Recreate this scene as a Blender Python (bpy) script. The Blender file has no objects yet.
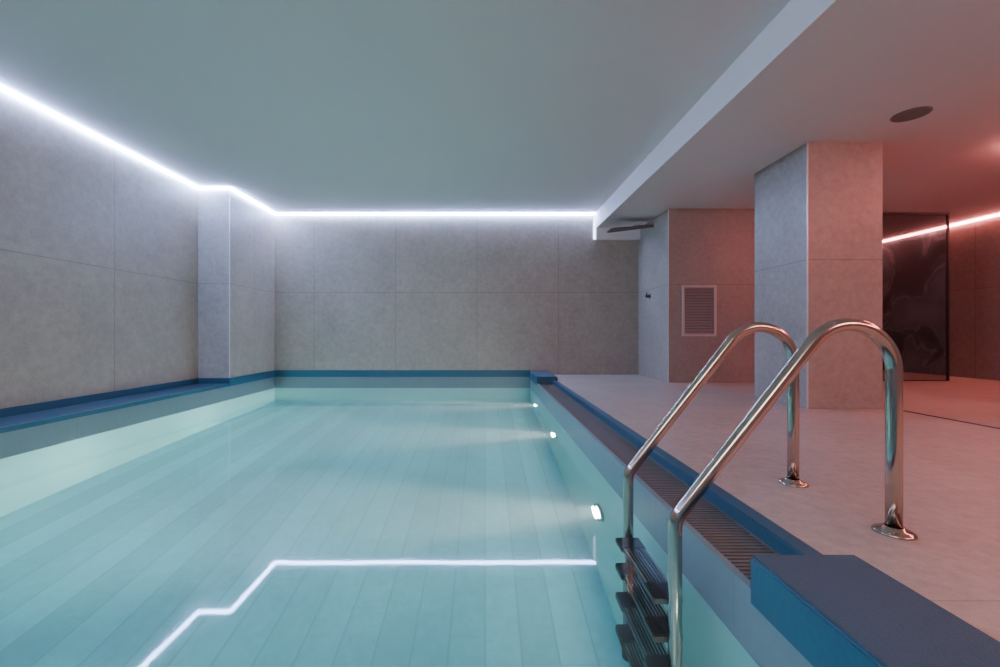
import bpy, bmesh, math
from mathutils import Vector, Matrix

C = bpy.context.scene.collection

# ------------------------------------------------------------------ materials
class NT:
    def __init__(s, name):
        s.m = bpy.data.materials.new(name); s.m.use_nodes = True
        s.t = s.m.node_tree; s.t.nodes.clear()
        s.out = s.t.nodes.new('ShaderNodeOutputMaterial')
    def n(s, typ, **kw):
        nd = s.t.nodes.new(typ)
        for k, v in kw.items(): setattr(nd, k, v)
        return nd
    def l(s, a, b): s.t.links.new(a, b)
    def math(s, op, a, b=None, c=None):
        nd = s.n('ShaderNodeMath', operation=op)
        for i, v in enumerate((a, b, c)):
            if v is None: continue
            if isinstance(v, (int, float)): nd.inputs[i].default_value = v
            else: s.l(v, nd.inputs[i])
        return nd.outputs[0]
    def mix(s, f, a, b):
        nd = s.n('ShaderNodeMix', data_type='RGBA')
        if isinstance(f, (int, float)): nd.inputs[0].default_value = f
        else: s.l(f, nd.inputs[0])
        for i, v in ((6, a), (7, b)):
            if isinstance(v, tuple): nd.inputs[i].default_value = (*v, 1)
            else: s.l(v, nd.inputs[i])
        return nd.outputs[2]

def simple(name, col, rough=0.5, metal=0.0, noise=0.0, nscale=20, bump=0.0):
    t = NT(name)
    b = t.n('ShaderNodeBsdfPrincipled')
    b.inputs['Roughness'].default_value = rough
    b.inputs['Metallic'].default_value = metal
    b.inputs['Base Color'].default_value = (*col, 1)
    if noise or bump:
        geo = t.n('ShaderNodeNewGeometry')
        nz = t.n('ShaderNodeTexNoise'); nz.inputs['Scale'].default_value = nscale
        nz.inputs['Detail'].default_value = 5
        t.l(geo.outputs['Position'], nz.inputs['Vector'])
        if noise:
            d = tuple(c*(1-noise) for c in col); u = tuple(min(1, c*(1+noise)) for c in col)
            t.l(t.mix(nz.outputs['Fac'], d, u), b.inputs['Base Color'])
        if bump:
            bp = t.n('ShaderNodeBump'); bp.inputs['Strength'].default_value = bump
            bp.inputs['Distance'].default_value = 0.01
            t.l(nz.outputs['Fac'], bp.inputs['Height']); t.l(bp.outputs[0], b.inputs['Normal'])
    t.l(b.outputs[0], t.out.inputs[0])
    return t.m

def tile(name, col, seams, seamcol=None, seamw=0.009, rough=0.45, mott=0.2, seamamt=0.6, stagger=None, amts=None, plankvar=0):
    """seams: list of (axis, offset, pitch)"""
    t = NT(name)
    geo = t.n('ShaderNodeNewGeometry')
    sep = t.n('ShaderNodeSeparateXYZ'); t.l(geo.outputs['Position'], sep.inputs[0])
    mask = None; row = None
    for k, (ax, off, pitch) in enumerate(seams):
        v = t.math('DIVIDE', t.math('SUBTRACT', sep.outputs[ax], off), pitch)
        if k == 0: row = t.math('FLOOR', v)
        if stagger and k == 1:
            v = t.math('ADD', v, t.math('MULTIPLY', row, stagger))
        v = t.math('ADD', v, 0.5)
        f = t.math('ABSOLUTE', t.math('SUBTRACT', t.math('FRACT', v), 0.5))
        m = t.math('LESS_THAN', f, seamw/(2*pitch))
        if amts: m = t.math('MULTIPLY', m, amts[k])
        mask = m if mask is None else t.math('MAXIMUM', mask, m)
    n1 = t.n('ShaderNodeTexNoise'); n1.inputs['Scale'].default_value = 1.6; n1.inputs['Detail'].default_value = 8
    n1.inputs['Roughness'].default_value = 0.65
    n2 = t.n('ShaderNodeTexNoise'); n2.inputs['Scale'].default_value = 16; n2.inputs['Detail'].default_value = 8
    n2.inputs['Roughness'].default_value = 0.8
    for n in (n1, n2): t.l(geo.outputs['Position'], n.inputs['Vector'])
    f = t.math('ADD', t.math('MULTIPLY', n1.outputs['Fac'], 0.35), t.math('MULTIPLY', n2.outputs['Fac'], 0.65))
    f = t.math('ADD', t.math('MULTIPLY', t.math('SUBTRACT', f, 0.5), 3.6), 0.5)
    if plankvar:
        wn = t.n('ShaderNodeTexWhiteNoise', noise_dimensions='1D'); t.l(row, wn.inputs['W'])
        f = t.math('ADD', f, t.math('MULTIPLY', t.math('SUBTRACT', wn.outputs['Value'], 0.5), plankvar))
    cl = t.n('ShaderNodeClamp'); t.l(f, cl.inputs[0])
    d = tuple(c*(1-mott) for c in col); u = tuple(min(1, c*(1+mott)) for c in col)
    base = t.mix(cl.outputs[0], d, u)
    sc = seamcol or tuple(c*0.45 for c in col)
    base = t.mix(t.math('MULTIPLY', mask, seamamt), base, sc)
    b = t.n('ShaderNodeBsdfPrincipled')
    t.l(base, b.inputs['Base Color'])
    b.inputs['Roughness'].default_value = rough
    bp = t.n('ShaderNodeBump'); bp.inputs['Strength'].default_value = 0.25; bp.inputs['Distance'].default_value = 0.002
    h = t.math('SUBTRACT', n2.outputs['Fac'], mask)
    t.l(h, bp.inputs['Height']); t.l(bp.outputs[0], b.inputs['Normal'])
    t.l(b.outputs[0], t.out.inputs[0])
    return t.m

def emis(name, col, s):
    t = NT(name); e = t.n('ShaderNodeEmission')
    e.inputs[0].default_value = (*col, 1); e.inputs[1].default_value = s
    t.l(e.outputs[0], t.out.inputs[0]); return t.m

STONE = (0.335, 0.278, 0.232)
M_back = tile('stone_back', STONE, [(0, -0.137, 1.39), (2, 0, 1.4)])
M_left = tile('stone_left', STONE, [(1, 4.57, 1.33), (2, 0, 1.4)])
M_pilf = tile('stone_pilaster', (0.33,0.30,0.275), [(2, 0, 1.4)])
M_pils = tile('stone_pilaster_side', STONE, [(1, 6.54, 1.4), (2, 0, 1.4)])
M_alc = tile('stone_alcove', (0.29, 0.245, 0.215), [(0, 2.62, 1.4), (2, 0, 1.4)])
M_pillar = tile('stone_pillar', (0.36, 0.30, 0.265), [(2, 0, 1.39)])
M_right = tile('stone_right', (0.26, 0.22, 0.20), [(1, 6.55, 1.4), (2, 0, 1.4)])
M_floor = tile('floor_tile', (0.42, 0.345, 0.285), [(0, 1.07, 1.4), (1, 1.1, 1.4)], rough=0.38, seamw=0.006, seamamt=0.45, mott=0.26)
M_ceil = simple('ceiling_paint', (0.74, 0.65, 0.63), 0.8, noise=0.02, nscale=2)
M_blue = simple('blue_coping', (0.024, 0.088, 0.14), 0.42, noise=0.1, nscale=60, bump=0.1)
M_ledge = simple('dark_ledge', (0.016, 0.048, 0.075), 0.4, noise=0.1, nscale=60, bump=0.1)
M_blueg = simple('blue_rubber', (0.065, 0.115, 0.155), 0.7, noise=0.45, nscale=260, bump=0.9)
M_band = tile('waterline_tile', (0.17, 0.22, 0.235), [(0, 0.1, 0.6), (1, 0.1, 0.6)], rough=0.3, mott=0.06, seamamt=0.3, seamw=0.004)
M_pwall = simple('pool_wall_liner', (0.46, 0.67, 0.63), 0.5, noise=0.03, nscale=4)
M_pfloor = tile('pool_floor_plank', (0.225, 0.52, 0.57), [(0, 0.0, 0.2), (1, 0.2, 1.6)], rough=0.5, mott=0.15,
                seamcol=(0.08, 0.26, 0.31), seamw=0.012, seamamt=0.5, stagger=0.37, amts=(0.8, 0.4), plankvar=0.9)
M_grate = simple('bronze_grate', (0.165, 0.145, 0.135), 0.45, metal=0.25, noise=0.15, nscale=30)
M_dark = simple('dark_void', (0.02, 0.018, 0.018), 0.8)
M_chrome = simple('polished_steel', (0.60, 0.485, 0.425), 0.16, metal=1.0)
M_rubber = simple('black_rubber', (0.012, 0.012, 0.014), 0.5)
M_steel2 = simple('brushed_steel', (0.6, 0.6, 0.6), 0.2, metal=1.0)
M_trim = simple('edge_trim', (0.65, 0.64, 0.63), 0.4, metal=0.5)
M_vent = simple('beige_vent', (0.50, 0.43, 0.40), 0.5)
M_louv = simple('grey_louvre', (0.27, 0.24, 0.23), 0.5)
M_ventd = simple('speaker_grille', (0.20, 0.16, 0.15), 0.6)
M_led = emis('led_cool_white', (0.36, 0.51, 1.0), 155)
M_led2 = emis('led_cool_white_dim', (0.55, 0.68, 1.0), 8)
M_ledr = emis('led_warm_red', (1.0, 0.25, 0.235), 60)
M_lens = emis('pool_lamp_glow', (1.0, 0.97, 0.90), 60)

# water
t = NT('pool_water')
g = t.n('ShaderNodeBsdfGlass'); g.inputs['IOR'].default_value = 1.333; g.inputs['Roughness'].default_value = 0.035
g.inputs['Color'].default_value = (0.95, 0.99, 1.0, 1)
geo = t.n('ShaderNodeNewGeometry')
nz = t.n('ShaderNodeTexNoise'); nz.inputs['Scale'].default_value = 1.5; nz.inputs['Detail'].default_value = 1
t.l(geo.outputs['Position'], nz.inputs['Vector'])
bp = t.n('ShaderNodeBump'); bp.inputs['Strength'].default_value = 0.07; bp.inputs['Distance'].default_value = 0.01
t.l(nz.outputs['Fac'], bp.inputs['Height']); t.l(bp.outputs[0], g.inputs['Normal'])
t.l(g.outputs[0], t.out.inputs[0])
vs_ = t.n('ShaderNodeVolumeScatter'); vs_.inputs['Color'].default_value = (0.93, 1, 1, 1)
vs_.inputs['Density'].default_value = 0.085; vs_.inputs['Anisotropy'].default_value = 0.0
va_ = t.n('ShaderNodeVolumeAbsorption'); va_.inputs['Color'].default_value = (0.08, 0.90, 1.0, 1)
va_.inputs['Density'].default_value = 0.13
ad = t.n('ShaderNodeAddShader'); t.l(vs_.outputs[0], ad.inputs[0]); t.l(va_.outputs[0], ad.inputs[1])
t.l(ad.outputs[0], t.out.inputs['Volume'])
M_water = t.m

# smoked glass
t = NT('smoked_glass')
tr = t.n('ShaderNodeBsdfTransparent'); tr.inputs[0].default_value = (0.66, 0.68, 0.70, 1)
gl = t.n('ShaderNodeBsdfGlossy'); gl.inputs['Roughness'].default_value = 0.03
lw = t.n('ShaderNodeLayerWeight'); lw.inputs[0].default_value = 0.5
fc = t.math('ADD', 0.09, t.math('MULTIPLY', t.math('POWER', lw.outputs['Facing'], 4.0), 0.5))
mx = t.n('ShaderNodeMixShader'); t.l(fc, mx.inputs[0]); t.l(tr.outputs[0], mx.inputs[1]); t.l(gl.outputs[0], mx.inputs[2])
t.l(mx.outputs[0], t.out.inputs[0]); M_glass = t.m

# dark cloudy marble
t = NT('dark_marble')
geo = t.n('ShaderNodeNewGeometry')
nz = t.n('ShaderNodeTexNoise'); nz.inputs['Scale'].default_value = 1.0; nz.inputs['Detail'].default_value = 6; nz.inputs['Distortion'].default_value = 0.8
t.l(geo.outputs['Position'], nz.inputs['Vector'])
cr = t.n('ShaderNodeMapRange'); cr.inputs[1].default_value = 0.42; cr.inputs[2].default_value = 0.62
t.l(nz.outputs['Fac'], cr.inputs[0])
v = t.math('ABSOLUTE', t.math('SUBTRACT', nz.outputs['Fac'], 0.5))
v = t.math('SUBTRACT', 1.0, t.math('MINIMUM', t.math('DIVIDE', v, 0.02), 1.0))
b = t.n('ShaderNodeBsdfPrincipled'); b.inputs['Roughness'].default_value = 0.35
t.l(t.mix(t.math('MULTIPLY', v, 0.45), t.mix(cr.outputs[0], (0.05, 0.10, 0.115), (0.28, 0.42, 0.45)), (0.7, 0.8, 0.82)), b.inputs['Base Color'])
t.l(b.outputs[0], t.out.inputs[0]); M_marble = t.m

# ------------------------------------------------------------------ helpers
def link(ob, parent=None):
    C.objects.link(ob)
    if parent is not None:
        ob.parent = parent
    return ob

def from_bm(name, bm, mat, loc=(0, 0, 0), parent=None, smooth=False):
    me = bpy.data.meshes.new(name)
    bmesh.ops.recalc_face_normals(bm, faces=bm.faces)
    bm.to_mesh(me); bm.free()
    if smooth:
        for p in me.polygons: p.use_smooth = True
    mats = mat if isinstance(mat, (list, tuple)) else [mat]
    for m in mats: me.materials.append(m)
    ob = bpy.data.objects.new(name, me); ob.location = loc
    return link(ob, parent)

def add_box(bm, x0, x1, y0, y1, z0, z1, mi=0):
    vs = [bm.verts.new(p) for p in ((x0,y0,z0),(x1,y0,z0),(x1,y1,z0),(x0,y1,z0),(x0,y0,z1),(x1,y0,z1),(x1,y1,z1),(x0,y1,z1))]
    for idx in ((0,3,2,1),(4,5,6,7),(0,1,5,4),(1,2,6,5),(2,3,7,6),(3,0,4,7)):
        f = bm.faces.new([vs[i] for i in idx]); f.material_index = mi
    return vs

def box(name, x0, x1, y0, y1, z0, z1, mat, bevel=0, parent=None, ploc=(0,0,0)):
    cx, cy = (x0+x1)/2, (y0+y1)/2
    bm = bmesh.new(); add_box(bm, x0-cx, x1-cx, y0-cy, y1-cy, 0, z1-z0)
    if bevel:
        bmesh.ops.bevel(bm, geom=bm.edges[:], offset=bevel, segments=3, affect='EDGES')
    return from_bm(name, bm, mat, (cx-ploc[0], cy-ploc[1], z0-ploc[2]), parent)

def struct(ob): ob['kind'] = 'structure'; return ob
def meta(ob, label, cat, group=None, kind=None):
    ob['label'] = label; ob['category'] = cat
    if group: ob['group'] = group
    if kind: ob['kind'] = kind
    return ob
def empty(name, loc):
    e = bpy.data.objects.new(name, None); e.location = loc; e.empty_display_size = 0.1
    return link(e)

def tube(bm, pts, r, segs=24, cap=True):
    pts = [Vector(p) for p in pts]
    rings = []
    n = len(pts)
    up = None
    for i, p in enumerate(pts):
        if i == 0: d = pts[1]-pts[0]
        elif i == n-1: d = pts[-1]-pts[-2]
        else: d = (pts[i+1]-p).normalized() + (p-pts[i-1]).normalized()
        d.normalize()
        if up is None:
            up = Vector((0, 1, 0)) if abs(d.y) < 0.9 else Vector((0, 0, 1))
        a = d.cross(up).normalized(); up = a.cross(d).normalized()
        rings.append([bm.verts.new(p + r*(math.cos(2*math.pi*k/segs)*a + math.sin(2*math.pi*k/segs)*up)) for k in range(segs)])
    for i in range(n-1):
        for k in range(segs):
            bm.faces.new((rings[i][k], rings[i][(k+1) % segs], rings[i+1][(k+1) % segs], rings[i+1][k]))
    if cap:
        bm.faces.new(rings[0]); bm.faces.new(rings[-1])

def lathe(bm, prof, segs=40, axis='Z', center=(0,0,0)):
    cx, cy, cz = center
    def P(r, h, a):
        c, s = math.cos(a)*r, math.sin(a)*r
        return (cx+c, cy+s, cz+h) if axis == 'Z' else (cx+h, cy+c, cz+s)
    rings = []
    for r, h in prof:
        if r < 1e-6: rings.append([bm.verts.new(P(0, h, 0))])
        else: rings.append([bm.verts.new(P(r, h, 2*math.pi*k/segs)) for k in range(segs)])
    for A, B in zip(rings, rings[1:]):
        for k in range(segs):
            k2 = (k+1) % segs
            if len(A) == 1 and len(B) == 1: continue
            if len(A) == 1: bm.faces.new((A[0], B[k2], B[k]))
            elif len(B) == 1: bm.faces.new((A[k], A[k2], B[0]))
            else: bm.faces.new((A[k], A[k2], B[k2], B[k]))

# ------------------------------------------------------------------ dimensions
YB = 7.17; YF = -2.5
XL = -4.03; XP = -3.59; XW = 0.77; XC = 1.07
ZW = -0.23; ZF = -1.67
ZC = 2.75; ZC2 = 2.485; XBEAM = 1.88
XS = 2.62; YA = 6.0; XR = 7.65; YR = 8.3
XN = 5.0; YN = 3.9; YM = 6.98
T = 0.2

# ------------------------------------------------------------------ room shell
struct(box('wall_left', XL-T, XL, YF, 5.9, -0.25, ZC, M_left))
bm = bmesh.new(); add_box(bm, XL-T, XP, 5.9, YB+T, 0, ZC)
ob = from_bm('wall_left_return', bm, [M_pilf, M_pils])
for p in ob.data.polygons:
    p.material_index = 1 if abs(p.normal.x) > 0.5 else 0
struct(ob)
struct(box('wall_back', XP, XS, YB, YB+T, 0, ZC, M_back))
bm = bmesh.new(); add_box(bm, XS, 5.6, YA, YB+T, 0, ZC2)
ob = from_bm('wall_alcove', bm, [M_alc, tile('stone_alcove_side', STONE, [(1, 6.0, 1.4), (2, 0, 1.4)])])
for p in ob.data.polygons: p.material_index = 1 if abs(p.normal.x) > 0.5 else 0
struct(ob)
struct(box('wall_right', XR, XR+T, YN, YM, 0, ZC2, M_right))
struct(box('wall_right_far', XR, XR+T, YM, YR, 0, ZC2, M_marble))
struct(box('wall_right_added', XN, XR+T, YF, YN, 0, ZC2, M_right))  # unseen wall step, added to bring the red strip closer to the deck
struct(box('wall_rear', 5.6, XR+T, YR, YR+T, 0, ZC2, M_marble))
struct(box('wall_front', XL-T, XR+T, YF-T, YF, 0, ZC, M_alc))
struct(box('ceiling', XL-T, XBEAM, YF-T, YB+T, ZC, ZC+T, M_ceil))
struct(box('ceiling_lower', XBEAM, XR+T, YF-T, YR+T, ZC2, ZC2+0.465, M_ceil))
struct(box('ceiling_bulkhead', XBEAM, XS, YB-0.09, YB, 2.29, ZC2, M_ceil))
struct(box('floor', XC, XR+T, YF, YR, -0.25, 0, M_floor))

# baseboards (blue)
struct(box('baseboard_left', XL, XL+0.012, YF, 5.888, 0, 0.075, M_blue))
struct(box('baseboard_return', XL, XP+0.0, 5.888, 5.9, 0, 0.075, M_blue))
struct(box('baseboard_return_side', XP, XP+0.012, 5.888, YB, -0.04, 0.075, M_blue))
struct(box('baseboard_back', XP+0.012, XW, YB-0.012, YB, -0.04, 0.075, M_blue))

# corner trims
k = 1
for (x, y, z1) in ((XP, 5.9, ZC-0.06), (3.01, 3.92, ZC2), (XS, YA, ZC2)):
    struct(box('trim_%d' % k, x-0.004, x+0.006, y-0.004, y+0.006, 0.08 if k == 1 else 0.0, z1, M_trim)); k += 1

# ------------------------------------------------------------------ pillar
ob = box('pillar', 3.01, 3.71, 3.92, 4.69, 0, ZC2, M_pillar)
meta(ob, 'square freestanding pillar clad in grey stone tiles on the deck', 'pillar')

# ------------------------------------------------------------------ pool basin
pool = empty('swimming_pool', (-1.4, 2.3, ZF))
PL = (-1.4, 2.3, ZF)
meta(pool, 'indoor swimming pool basin with pale walls and blue coping', 'swimming pool')
box('pool_floor', XP-T, XC, YF, YB+T, ZF-T, ZF, M_pfloor, parent=pool, ploc=PL)
def ring_walls(name, z0, z1, mat):
    bm = bmesh.new()
    add_box(bm, XP-T, XP, YF, YB+T, z0, z1)
    add_box(bm, XP, XW, YB, YB+T, z0, z1)
    add_box(bm, XP, XW, YF-T, YF, z0, z1)
    add_box(bm, XW, XW+0.025, YF, YB+T, z0, z1)
    bmesh.ops.translate(bm, verts=bm.verts, vec=(-PL[0], -PL[1], -PL[2]))
    return from_bm(name, bm, mat, parent=pool)
ring_walls('pool_wall', ZF, ZW-0.01, M_pwall)
ring_walls('waterline_band', ZW-0.01, -0.04, M_band)
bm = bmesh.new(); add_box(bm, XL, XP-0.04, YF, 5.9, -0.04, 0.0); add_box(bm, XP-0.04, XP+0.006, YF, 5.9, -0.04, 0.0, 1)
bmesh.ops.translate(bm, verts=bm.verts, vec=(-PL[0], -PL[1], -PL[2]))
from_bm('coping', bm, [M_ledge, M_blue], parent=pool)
bm = bmesh.new()
add_box(bm, XW+0.025, 1.0, YF, YB, -0.16, -0.12)
bmesh.ops.translate(bm, verts=bm.verts, vec=(-PL[0], -PL[1], -PL[2]))
from_bm('gutter', bm, M_dark, parent=pool)
bm = bmesh.new(); add_box(bm, 1.0, XC, YF, YB, -0.16, 0.004)
bmesh.ops.bevel(bm, geom=[e for e in bm.edges if abs(e.verts[0].co.y-e.verts[1].co.y) > 1], offset=0.006, segments=2, affect='EDGES')
bmesh.ops.translate(bm, verts=bm.verts, vec=(-PL[0], -PL[1], -PL[2]))
from_bm('curb', bm, M_blue, parent=pool)

# grate
G = (0.88, 1.22, -0.05)
grate = empty('overflow_grate', G)
meta(grate, 'long bronze slatted overflow drain grate along the pool edge', 'drain grate')
bm = bmesh.new()
y = 1.225; 
while y < 6.195:
    add_box(bm, 0.790-G[0], 0.996-G[0], y-G[1], y+0.012-G[1], -0.025, 0.0)
    y += 0.022
from_bm('grate_slats', bm, M_grate, parent=grate)
bm = bmesh.new()
add_box(bm, 0.772-G[0], 0.790-G[0], 0, 4.98, -0.03, 0.004)
add_box(bm, 0.87-G[0], 0.876-G[0], 0, 4.98, -0.05, -0.025)
add_box(bm, 0.992-G[0], 1.0-G[0], 0, 4.98, -0.03, 0.002)
from_bm('grate_frame', bm, M_grate, parent=grate)

# blocks
for i, (y0, y1) in enumerate(((-1.5, 1.22), (6.2, 7.158))):
    B = (0.92, (y0+y1)/2, -0.085)
    e = empty('coping_block', B)
    if i == 0: meta(e, 'large raised blue block with dark textured top at the grate end', 'coping block')
    else: meta(e, 'short raised blue block where the grate meets the tiled wall', 'coping block')
    box('block_body', XW-0.002, XC+0.003, y0, y1, -0.085, 0.055, M_blue, bevel=0.006, parent=e, ploc=B)
    box('block_top', XW+0.003, XC-0.002, y0+0.005, y1-0.005, 0.0555, 0.061, M_blueg, bevel=0.002, parent=e, ploc=B)

# water body
ob = box('pool_water', XP-0.05, XW+0.015, YF-0.05, YB+0.05, ZF-0.05, ZW, M_water)
meta(ob, 'calm clear turquoise water filling the pool', 'water', kind='stuff')

# pool lights
for Y in (0.9, 2.8, 4.55, 6.15):  # nearest lamp is out of view, added to light the near water
    e = empty('pool_light', (XW, Y, -0.89))
    meta(e, 'round white underwater lamp set in the pool wall', 'pool light', group='underwater lamps along the pool wall')
    bm = bmesh.new(); lathe(bm, [(0.0, -0.002), (0.062, -0.002), (0.064, -0.02), (0.085, -0.02), (0.092, -0.01), (0.092, 0.0), (0.0, 0.0)], axis='X')
    from_bm('lamp_bezel', bm, M_steel2, parent=e, smooth=False)
    bm = bmesh.new(); lathe(bm, [(0.0, -0.024), (0.03, -0.023), (0.061, -0.014), (0.061, -0.004)], axis='X')
    from_bm('lamp_lens', bm, M_lens, parent=e, smooth=True)
    for q, (spread, en) in enumerate(((180, 11), (80, 10), (36, 32))):
        if Y < 1 and q == 2: continue
        ld = bpy.data.lights.new('pool_lamp_light', 'AREA'); ld.shape = 'DISK'; ld.size = 0.12; ld.energy = en
        ld.color = (1.0, 0.96, 0.88); ld.spread = math.radians(spread)
        lo = bpy.data.objects.new('pool_lamp_light', ld); lo.location = (-0.04 - 0.01*q, 0, 0)
        lo.rotation_euler = (0, math.radians(90), 0)
        link(lo, e)

# ------------------------------------------------------------------ LED strips
bm = bmesh.new()
h0, h1, d = ZC-0.026, ZC-0.002, 0.04
add_box(bm, XL, XL+d, YF, 5.9, h0, h1)
add_box(bm, XL, XP+d, 5.9-d, 5.9, h0, h1)
add_box(bm, XP, XP+d, 5.9, YB, h0, h1)
add_box(bm, XP, XBEAM, YB-d, YB, h0, h1)
add_box(bm, XBEAM-0.03, XBEAM-0.002, YB-0.02, YB, 2.31, h0, 1)
ob = from_bm('led_strip', bm, [M_led, M_led2])
meta(ob, 'glowing cool white LED strip along the ceiling edge', 'strip light')
bm = bmesh.new(); add_box(bm, XR-0.03, XR, YN, YR, ZC2-0.035, ZC2-0.005)
add_box(bm, XN-0.03, XR, YN, YN+0.03, ZC2-0.05, ZC2-0.005)  # unseen runs along the added step, put in to redden ceiling and pillar
add_box(bm, XN-0.03, XN, YF, YN, ZC2-0.05, ZC2-0.005)
ob = from_bm('led_strip', bm, M_ledr)
meta(ob, 'glowing reddish LED strip above the stone wall', 'strip light')

# ------------------------------------------------------------------ ladder
R = 0.0235
Y1, Y2 = 1.477, 1.96
LB = (1.438, (Y1+Y2)/2, 0)
lad = empty('pool_ladder', LB)
meta(lad, 'polished stainless steel pool ladder with two curved handrails', 'pool ladder')
th = math.radians(52)
pts = [(1.438, 0.0), (1.438, 0.3), (1.438, 0.56)]
cx, cz, r = 1.278, 0.57, 0.16
amax = math.pi/2 + th
for i in range(29):
    a = amax*i/28; pts.append((cx+r*math.cos(a), cz+r*math.sin(a)))
px = 0.668+0.1-0.1*math.sin(th); tx, tz = pts[-1]
pz = tz - math.tan(th)*(tx-px)
bx, bz = px+0.1*math.sin(th), pz-0.1*math.cos(th)
for i in range(13):
    a = (math.pi/2+th) + (math.pi/2-th)*i/12
    pts.append((bx+0.1*math.cos(a), bz+0.1*math.sin(a)))
pts += [(0.668, -0.3), (0.668, -1.25)]
bm = bmesh.new(); tube(bm, [(x-1.438, 0, z) for x, z in pts], R)
rail = from_bm('handrail', bm, M_chrome, (0, Y1-LB[1], 0), parent=lad, smooth=True)
bm = bmesh.new(); lathe(bm, [(0.0245, 0.022), (0.030, 0.022), (0.034, 0.012), (0.05, 0.010), (0.058, 0.006), (0.060, 0.0), (0.0, 0.0)])
fl = from_bm('flange', bm, M_chrome, (0, 0, 0.001), parent=rail, smooth=True)
bm = bmesh.new(); tube(bm, [(0, 0, 0), (0.05, 0, 0), (0.098, 0, 0)], 0.012); 
lathe(bm, [(0.0, 0.1), (0.03, 0.1), (0.03, 0.09), (0.0, 0.09)], axis='X')
br = from_bm('wall_bracket', bm, M_chrome, (0.668-1.438, 0, -1.15), parent=rail, smooth=False)
bm = bmesh.new(); lathe(bm, [(0.0, -0.03), (0.02, -0.03), (0.028, -0.02), (0.028, 0.03), (0.0, 0.03)])
ft = from_bm('end_cap', bm, M_rubber, (0.668-1.438, 0, -1.25), parent=rail, smooth=False)
r2 = rail.copy(); C.objects.link(r2); r2.parent = lad; r2.location = (0, Y2-LB[1], 0)
for o in (fl, br, ft):
    c = o.copy(); C.objects.link(c); c.parent = r2
# steps
steps = None
L = Y2-Y1-2*R
for i, z in enumerate((-0.27, -0.52, -0.77, -1.02)):
    if steps is None:
        bm = bmesh.new()
        add_box(bm, -0.045, 0.045, -L/2+0.01, L/2-0.01, -0.006, 0.008)
        st = from_bm('step', bm, M_steel2, (0.655-1.438, 0, z), parent=lad)
        bm = bmesh.new()
        for s in (-1, 1):
            a, b2 = sorted((s*(L/2-0.095), s*(L/2+0.004)))
            add_box(bm, -0.054, 0.052, a, b2, -0.034, 0.015)
        bmesh.ops.bevel(bm, geom=bm.edges[:], offset=0.005, segments=2, affect='EDGES')
        for s in (-1, 1):
            add_box(bm, s*0.045-0.003, s*0.045+0.003, -L/2+0.06, L/2-0.06, -0.024, 0.004)
        for q in range(6):
            xx = -0.033+q*0.0132
            add_box(bm, xx-0.0042, xx+0.0042, -L/2+0.08, L/2-0.08, 0.0075, 0.011)
        gp = from_bm('step_grip', bm, M_rubber, (0, 0, 0), parent=st)
        gp['label'] = 'black rubber anti-slip end grips'
        steps = (st, gp)
    else:
        a = steps[0].copy(); C.objects.link(a); a.parent = lad; a.location = (0.655-1.438, 0, z)
        b = steps[1].copy(); C.objects.link(b); b.parent = a

# ------------------------------------------------------------------ wall vent
V = (3.055, YA, 0.66)
e = empty('wall_vent', V); meta(e, 'beige louvred ventilation grille mounted on the stone wall', 'vent')
bm = bmesh.new()
w, h = 0.245, 0.73
add_box(bm, -w, -w+0.035, -0.018, 0, 0, h); add_box(bm, w-0.035, w, -0.018, 0, 0, h)
add_box(bm, -w+0.035, w-0.035, -0.018, 0, 0, 0.035); add_box(bm, -w+0.035, w-0.035, -0.018, 0, h-0.035, h)
from_bm('vent_frame', bm, M_vent, parent=e)
bm = bmesh.new()
n = 17
for i in range(n):
    z = 0.05+i*(h-0.1)/(n-1)
    vs = add_box(bm, -w+0.035, w-0.035, -0.016, -0.002, z-0.003, z+0.003)
    for vtx in vs:
        vtx.co.z += (vtx.co.y+0.009)*1.3
from_bm('vent_louvres', bm, M_louv, parent=e)
bm = bmesh.new(); add_box(bm, -w+0.03, w-0.03, -0.0015, -0.0005, 0.03, h-0.03)
from_bm('vent_backing', bm, M_ventd, parent=e)

# ------------------------------------------------------------------ shower
S = (XS, 6.55, 2.37)
e = empty('rain_shower', S); meta(e, 'flat dark blade-shaped rain shower fixed to the wall', 'shower')
bm = bmesh.new()
tube(bm, [(0, 0, 0.02), (-0.12, 0, 0.02), (-0.3, 0, 0.005)], 0.012, 16)
add_box(bm, -0.012, 0, -0.05, 0.05, -0.02, 0.05)
from_bm('shower_arm', bm, M_chrome, parent=e)
bm = bmesh.new()
add_box(bm, -0.34, 0.34, -0.13, 0.13, -0.009, 0.009)
for vtx in bm.verts:
    if vtx.co.x > 0: vtx.co.y *= 0.45
bmesh.ops.bevel(bm, geom=[ed for ed in bm.edges if abs(ed.verts[0].co.z-ed.verts[1].co.z) > 0.01], offset=0.03, segments=4, affect='EDGES')
bmesh.ops.rotate(bm, verts=bm.verts, cent=(0,0,0), matrix=Matrix.Rotation(math.radians(-6), 3, 'Y'))
from_bm('shower_plate', bm, simple('dark_chrome', (0.14, 0.12, 0.12), 0.35, metal=0.7), (-0.35, 0, -0.03), parent=e)
S = (XS, 6.67, 1.29)
e = empty('shower_valve', S); meta(e, 'small dark shower mixer knob on the stone wall', 'shower valve')
bm = bmesh.new(); lathe(bm, [(0, -0.006), (0.04, -0.006), (0.042, 0), (0, 0)], axis='X')
from_bm('valve_plate', bm, M_steel2, parent=e)
bm = bmesh.new(); lathe(bm, [(0, -0.07), (0.018, -0.07), (0.022, -0.06), (0.02, -0.006), (0, -0.006)], axis='X')
add_box(bm, -0.06, -0.048, -0.006, 0.006, 0.02, 0.06)
from_bm('valve_knob', bm, M_rubber, parent=e)

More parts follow.
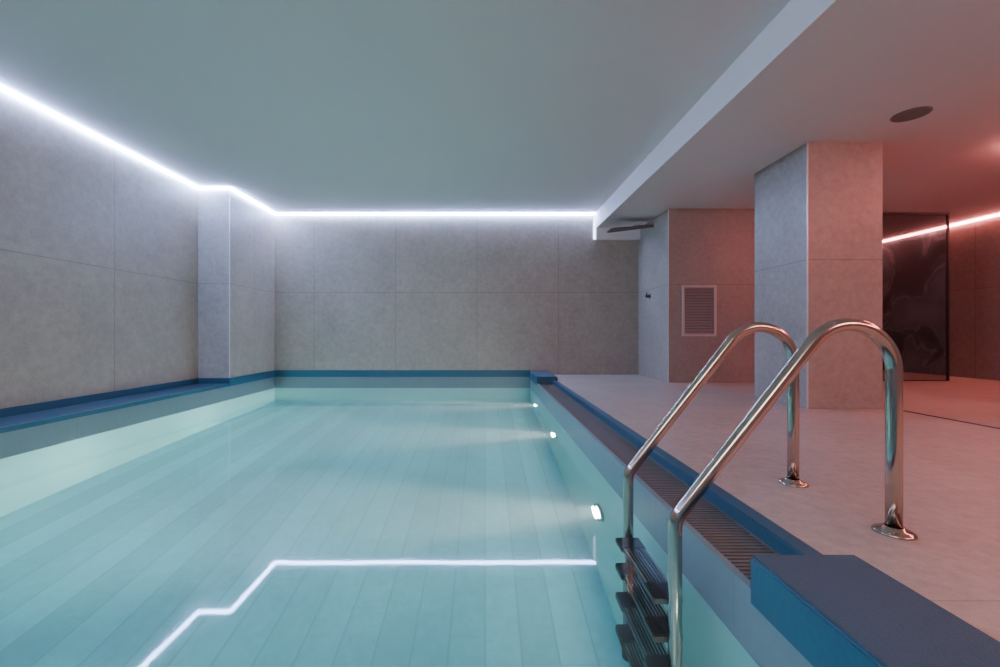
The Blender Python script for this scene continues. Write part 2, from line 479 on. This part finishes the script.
# ------------------------------------------------------------------ ceiling speaker
S = (3.47, 3.42, ZC2)
e = empty('ceiling_speaker', S); meta(e, 'round dark flush speaker grille set in the ceiling', 'ceiling speaker')
bm = bmesh.new(); lathe(bm, [(0.108, 0), (0.110, -0.008), (0.122, -0.006), (0.125, 0), (0.108, 0)])
from_bm('speaker_rim', bm, M_ventd, parent=e)
bm = bmesh.new(); lathe(bm, [(0, 0), (0.108, 0), (0.108, -0.004), (0.06, -0.0055), (0, -0.006)])
from_bm('speaker_mesh', bm, M_ventd, parent=e, smooth=False)

# ------------------------------------------------------------------ glass partition
S = (6.2, 6.2, 0)
e = empty('glass_partition', S); meta(e, 'tall smoked glass door panel between the stone walls', 'glass door')
bm = bmesh.new(); add_box(bm, -0.6, 0.62, -0.005, 0.005, 0.012, ZC2-0.03)
from_bm('glass_pane', bm, M_glass, parent=e)
bm = bmesh.new(); add_box(bm, -0.6, 0.65, -0.015, 0.015, ZC2-0.03, ZC2); add_box(bm, 0.62, 0.645, -0.012, 0.012, 0, ZC2-0.03)
add_box(bm, -0.6, 0.62, -0.012, 0.012, 0, 0.012)
from_bm('glass_frame', bm, M_rubber, parent=e)

# floor drain
S = (3.78, 2.9, 0)
e = empty('floor_drain', S); meta(e, 'narrow linear metal drain slot in the deck tiles', 'floor drain')
bm = bmesh.new()
add_box(bm, -0.022, -0.014, -0.95, 0.95, 0, 0.003); add_box(bm, 0.014, 0.022, -0.95, 0.95, 0, 0.003)
from_bm('drain_frame', bm, M_steel2, parent=e)
bm = bmesh.new(); add_box(bm, -0.014, 0.014, -0.95, 0.95, 0, 0.0012)
from_bm('drain_slot', bm, M_dark, parent=e)

# ------------------------------------------------------------------ lights
def area(name, loc, rot, sx, sy, e, col):
    ld = bpy.data.lights.new(name, 'AREA'); ld.shape = 'RECTANGLE'; ld.size = sx; ld.size_y = sy
    ld.energy = e; ld.color = col
    o = bpy.data.objects.new(name, ld); o.location = loc; o.rotation_euler = rot
    return link(o)
area('ceiling_fill', (3.4, -0.8, 2.40), (math.radians(25), 0, 0), 1.6, 1.0, 56, (1.0, 0.60, 0.50))  # warm fill added behind the camera for deck and pillar, no fixture
area('ceiling_fill', (-1.0, -1.4, 2.70), (math.radians(38), 0, 0), 2.8, 1.0, 100, (1.0, 0.88, 0.77))  # unseen fill added over the pool, tilted to brighten back wall and ceiling

# world
w = bpy.data.worlds.new('world'); bpy.context.scene.world = w; w.use_nodes = True
w.node_tree.nodes['Background'].inputs[0].default_value = (0.5, 0.55, 0.6, 1)
w.node_tree.nodes['Background'].inputs[1].default_value = 0.1

# camera
cd = bpy.data.cameras.new('camera'); cd.sensor_width = 36; cd.lens = 36*420/1000; cd.shift_x = 0.015
cd.clip_start = 0.02
cam = bpy.data.objects.new('camera', cd); cam.location = (0, 0, 0.7); cam.rotation_euler = (math.radians(90), 0, 0)
link(cam); bpy.context.scene.camera = cam
